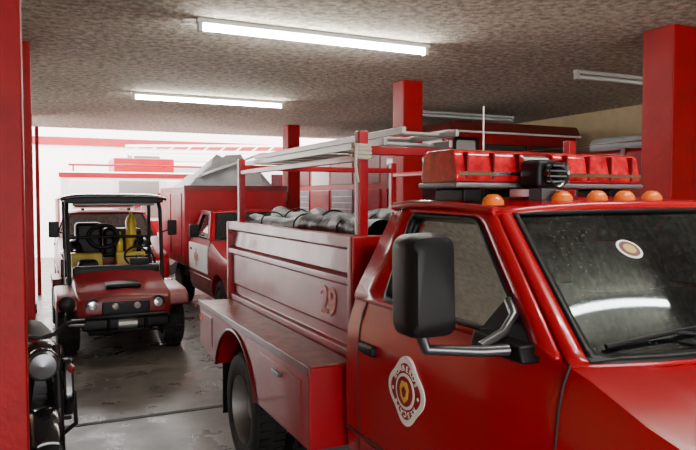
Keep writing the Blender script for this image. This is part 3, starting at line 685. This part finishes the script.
G=outtruck('white_fire_truck',(.5,15.9,0),WHITE,RED2,4.6,2.45)
box('truck_red_top_box',(1.2,.5,2.44),(2.6,1.8,2.80),RED2,G,bevel=.03)
G2=outtruck('red_ladder_truck',(2.2,19.0,0),RED2,CREAM,6.4,2.9,'')
for i,z in enumerate((3.15,3.35)): bar('aerial_ladder_rail_%d'%i,(.2,1.0,z),(7.6,1.0,z+.25),.07,CREAM,G2)
for k in range(14): bar('aerial_ladder_brace_%d'%k,(.3+k*.52,1.0,3.15+k*.0176),(.56+k*.52,1.0,3.36+k*.0176),.04,CREAM,G2)
box('aerial_turntable',(.3,.6,2.88),(1.1,1.5,3.12),STEEL,G2,bevel=.03)
# ================================================================ ROOM
def ceil_mat():
    m=bpy.data.materials.new('stucco_ceiling'); m.use_nodes=True; nt=m.node_tree; b=nt.nodes['Principled BSDF']; b.inputs['Roughness'].default_value=.95
    b.inputs['Specular IOR Level'].default_value=.1
    tc=nt.nodes.new('ShaderNodeTexCoord')
    n=nt.nodes.new('ShaderNodeTexNoise'); n.inputs['Scale'].default_value=15; n.inputs['Detail'].default_value=6; n.inputs['Roughness'].default_value=.7
    n2=nt.nodes.new('ShaderNodeTexNoise'); n2.inputs['Scale'].default_value=.6; n2.inputs['Detail'].default_value=4
    r=nt.nodes.new('ShaderNodeValToRGB'); r.color_ramp.elements[0].position=.42; r.color_ramp.elements[1].position=.59
    r.color_ramp.elements[0].color=(.37,.325,.265,1); r.color_ramp.elements[1].color=(.84,.77,.66,1)  # speckle put into the colour stands in for shading of the stucco relief
    mxx=nt.nodes.new('ShaderNodeMath'); mxx.operation='MULTIPLY_ADD'; mxx.inputs[1].default_value=.78
    nt.links.new(tc.outputs['Object'],n.inputs['Vector']); nt.links.new(tc.outputs['Object'],n2.inputs['Vector'])
    nt.links.new(n.outputs['Fac'],mxx.inputs[0])
    h=nt.nodes.new('ShaderNodeMath'); h.operation='MULTIPLY'; h.inputs[1].default_value=.22
    nt.links.new(n2.outputs['Fac'],h.inputs[0]); nt.links.new(h.outputs[0],mxx.inputs[2])
    nt.links.new(mxx.outputs[0],r.inputs['Fac']); nt.links.new(r.outputs['Color'],b.inputs['Base Color'])
    bp=nt.nodes.new('ShaderNodeBump'); bp.inputs['Strength'].default_value=1; bp.inputs['Distance'].default_value=.06
    nt.links.new(n.outputs['Fac'],bp.inputs['Height']); nt.links.new(bp.outputs['Normal'],b.inputs['Normal'])
    return m
def floor_mat():
    m=bpy.data.materials.new('worn_concrete_floor'); m.use_nodes=True; nt=m.node_tree; b=nt.nodes['Principled BSDF']
    b.inputs['Specular IOR Level'].default_value=.4
    tc=nt.nodes.new('ShaderNodeTexCoord')
    n=nt.nodes.new('ShaderNodeTexNoise'); n.inputs['Scale'].default_value=2.6; n.inputs['Detail'].default_value=10; n.inputs['Roughness'].default_value=.7
    r=nt.nodes.new('ShaderNodeValToRGB'); r.color_ramp.elements[0].position=.36; r.color_ramp.elements[1].position=.66
    r.color_ramp.elements[0].color=(.050,.043,.037,1); r.color_ramp.elements[1].color=(.145,.126,.108,1)
    nt.links.new(tc.outputs['Object'],n.inputs['Vector']); nt.links.new(n.outputs['Fac'],r.inputs['Fac']); nt.links.new(r.outputs['Color'],b.inputs['Base Color'])
    n2=nt.nodes.new('ShaderNodeTexNoise'); n2.inputs['Scale'].default_value=3; n2.inputs['Detail'].default_value=6
    mr=nt.nodes.new('ShaderNodeMapRange'); mr.inputs['From Min'].default_value=.3; mr.inputs['From Max'].default_value=.7; mr.inputs['To Min'].default_value=.22; mr.inputs['To Max'].default_value=.42
    nt.links.new(tc.outputs['Object'],n2.inputs['Vector']); nt.links.new(n2.outputs['Fac'],mr.inputs['Value']); nt.links.new(mr.outputs[0],b.inputs['Roughness'])
    n3=nt.nodes.new('ShaderNodeTexNoise'); n3.inputs['Scale'].default_value=30
    bp=nt.nodes.new('ShaderNodeBump'); bp.inputs['Strength'].default_value=.10; bp.inputs['Distance'].default_value=.01
    nt.links.new(tc.outputs['Object'],n3.inputs['Vector']); nt.links.new(n3.outputs['Fac'],bp.inputs['Height']); nt.links.new(bp.outputs['Normal'],b.inputs['Normal'])
    return m
TAN=mat('tan_wall_paint',(.60,.47,.28),.8,noise=.08,bump=.2)
WALLW=mat('outdoor_white_render',(.90,.88,.86),.8,noise=.05)
H=3.2
XL,XR,YF,YB=-3.6,7.95,-4.5,13.9
box('floor',(XL-.2,YF-6,-.12),(XR+.2,30,0),floor_mat())
box('ceiling',(XL-.2,YF,H),(XR+.2,YB,H+.25),ceil_mat())
box('wall_left',(XL-.2,YF,0),(XL,YB,H),TAN)
box('wall_right',(XR,YF,0),(XR+.2,YB,H),TAN)
box('wall_fill_block',(XL,YF,0),(-2.0,YF+.2,H),TAN)  # unseen wall behind the camera, added to cut ambient fill on the truck
box('wall_fill_block_side',(4.2,YF,0),(XR,YF+.2,H),TAN)  # unseen as well, narrows the opening to limit fill light
box('wall_fill_block_header',(-2.0,YF,2.7),(4.2,YF+.2,H),TAN)  # unseen header, added to lower the light through the opening
box('wall_outdoor',(-8,22.5,0),(14,22.7,4.2),WALLW)
box('trim_outdoor_band',(-8,22.44,3.5),(14,22.5,3.75),RED2)
for i in range(3): box('window_%d'%(i+1),(5+i*2.4,22.42,1.9),(6.4+i*2.4,22.5,3.0),DGLASS)
box('trim_drain_channel',(.15,5.70,.0),(4.2,5.76,.004),mat('drain_dark',(.02,.018,.015),.7))
def column(x,y,w=.34):
    e=empty('support_column',(x,y,0))
    box('shaft',(-w/2,-w/2,0),(w/2,w/2,H),REDCOL,e,bevel=.012)
    box('base_plinth',(-w/2-.02,-w/2-.02,0),(w/2+.02,w/2+.02,.14),DKRED,e,bevel=.01)
column(4.63,3.72,.29); column(3.95,6.70,.26); column(4.35,11.6,.24); column(-.22,3.35,.36); column(-.18,6.55,.34); column(-.16,11.9,.3)
EM=mat('lit_fluorescent_tube',(1,.99,.90),.4,emit=120)
OFF=mat('unlit_fluorescent_tube',(.7,.72,.72),.4)
FIX=mat('fixture_housing',(.6,.6,.58),.5)
def fixture(x0,x1,y,lit):
    e=empty('fluorescent_ceiling_light',(0,y,0))
    box('housing',(x0-.03,-.035,H-.04),(x1+.03,.035,H-.001),FIX,e,bevel=.01)
    tube('tube',[(x0,0,H-.07),(x1,0,H-.07)],.022,EM if lit else OFF,e,10)
    for i,xx in enumerate((x0,x1)): box('end_cap_%d'%i,(xx-.02,-.03,H-.10),(xx+.01,.03,H-.04),FIX,e)
fixture(1.15,3.13,5.0,True); fixture(1.17,3.15,8.78,True); fixture(5.19,7.15,5.3,False); fixture(5.19,7.15,8.75,False)
fixture(1.80,3.55,1.48,True)
gate=empty('entrance_gate',(0,YB-.1,0))
for i,x in enumerate((.06,5.0)): bar('gate_post_%d'%i,(x,0,0),(x,0,H),.07,REDCOL,gate)
# ================================================================ world, camera
w=bpy.data.worlds.new('overcast'); S.world=w; w.use_nodes=True
bg=w.node_tree.nodes['Background']; bg.inputs[0].default_value=(1,.985,.96,1); bg.inputs[1].default_value=14.0
cam=bpy.data.cameras.new('camera'); co=bpy.data.objects.new('camera',cam); COL.objects.link(co)
cam.sensor_width=36; cam.lens=660/696*36; cam.clip_start=.05
co.location=(0,0,1.85); co.rotation_euler=(math.radians(90-2.34),0,math.radians(-25.4))
S.camera=co
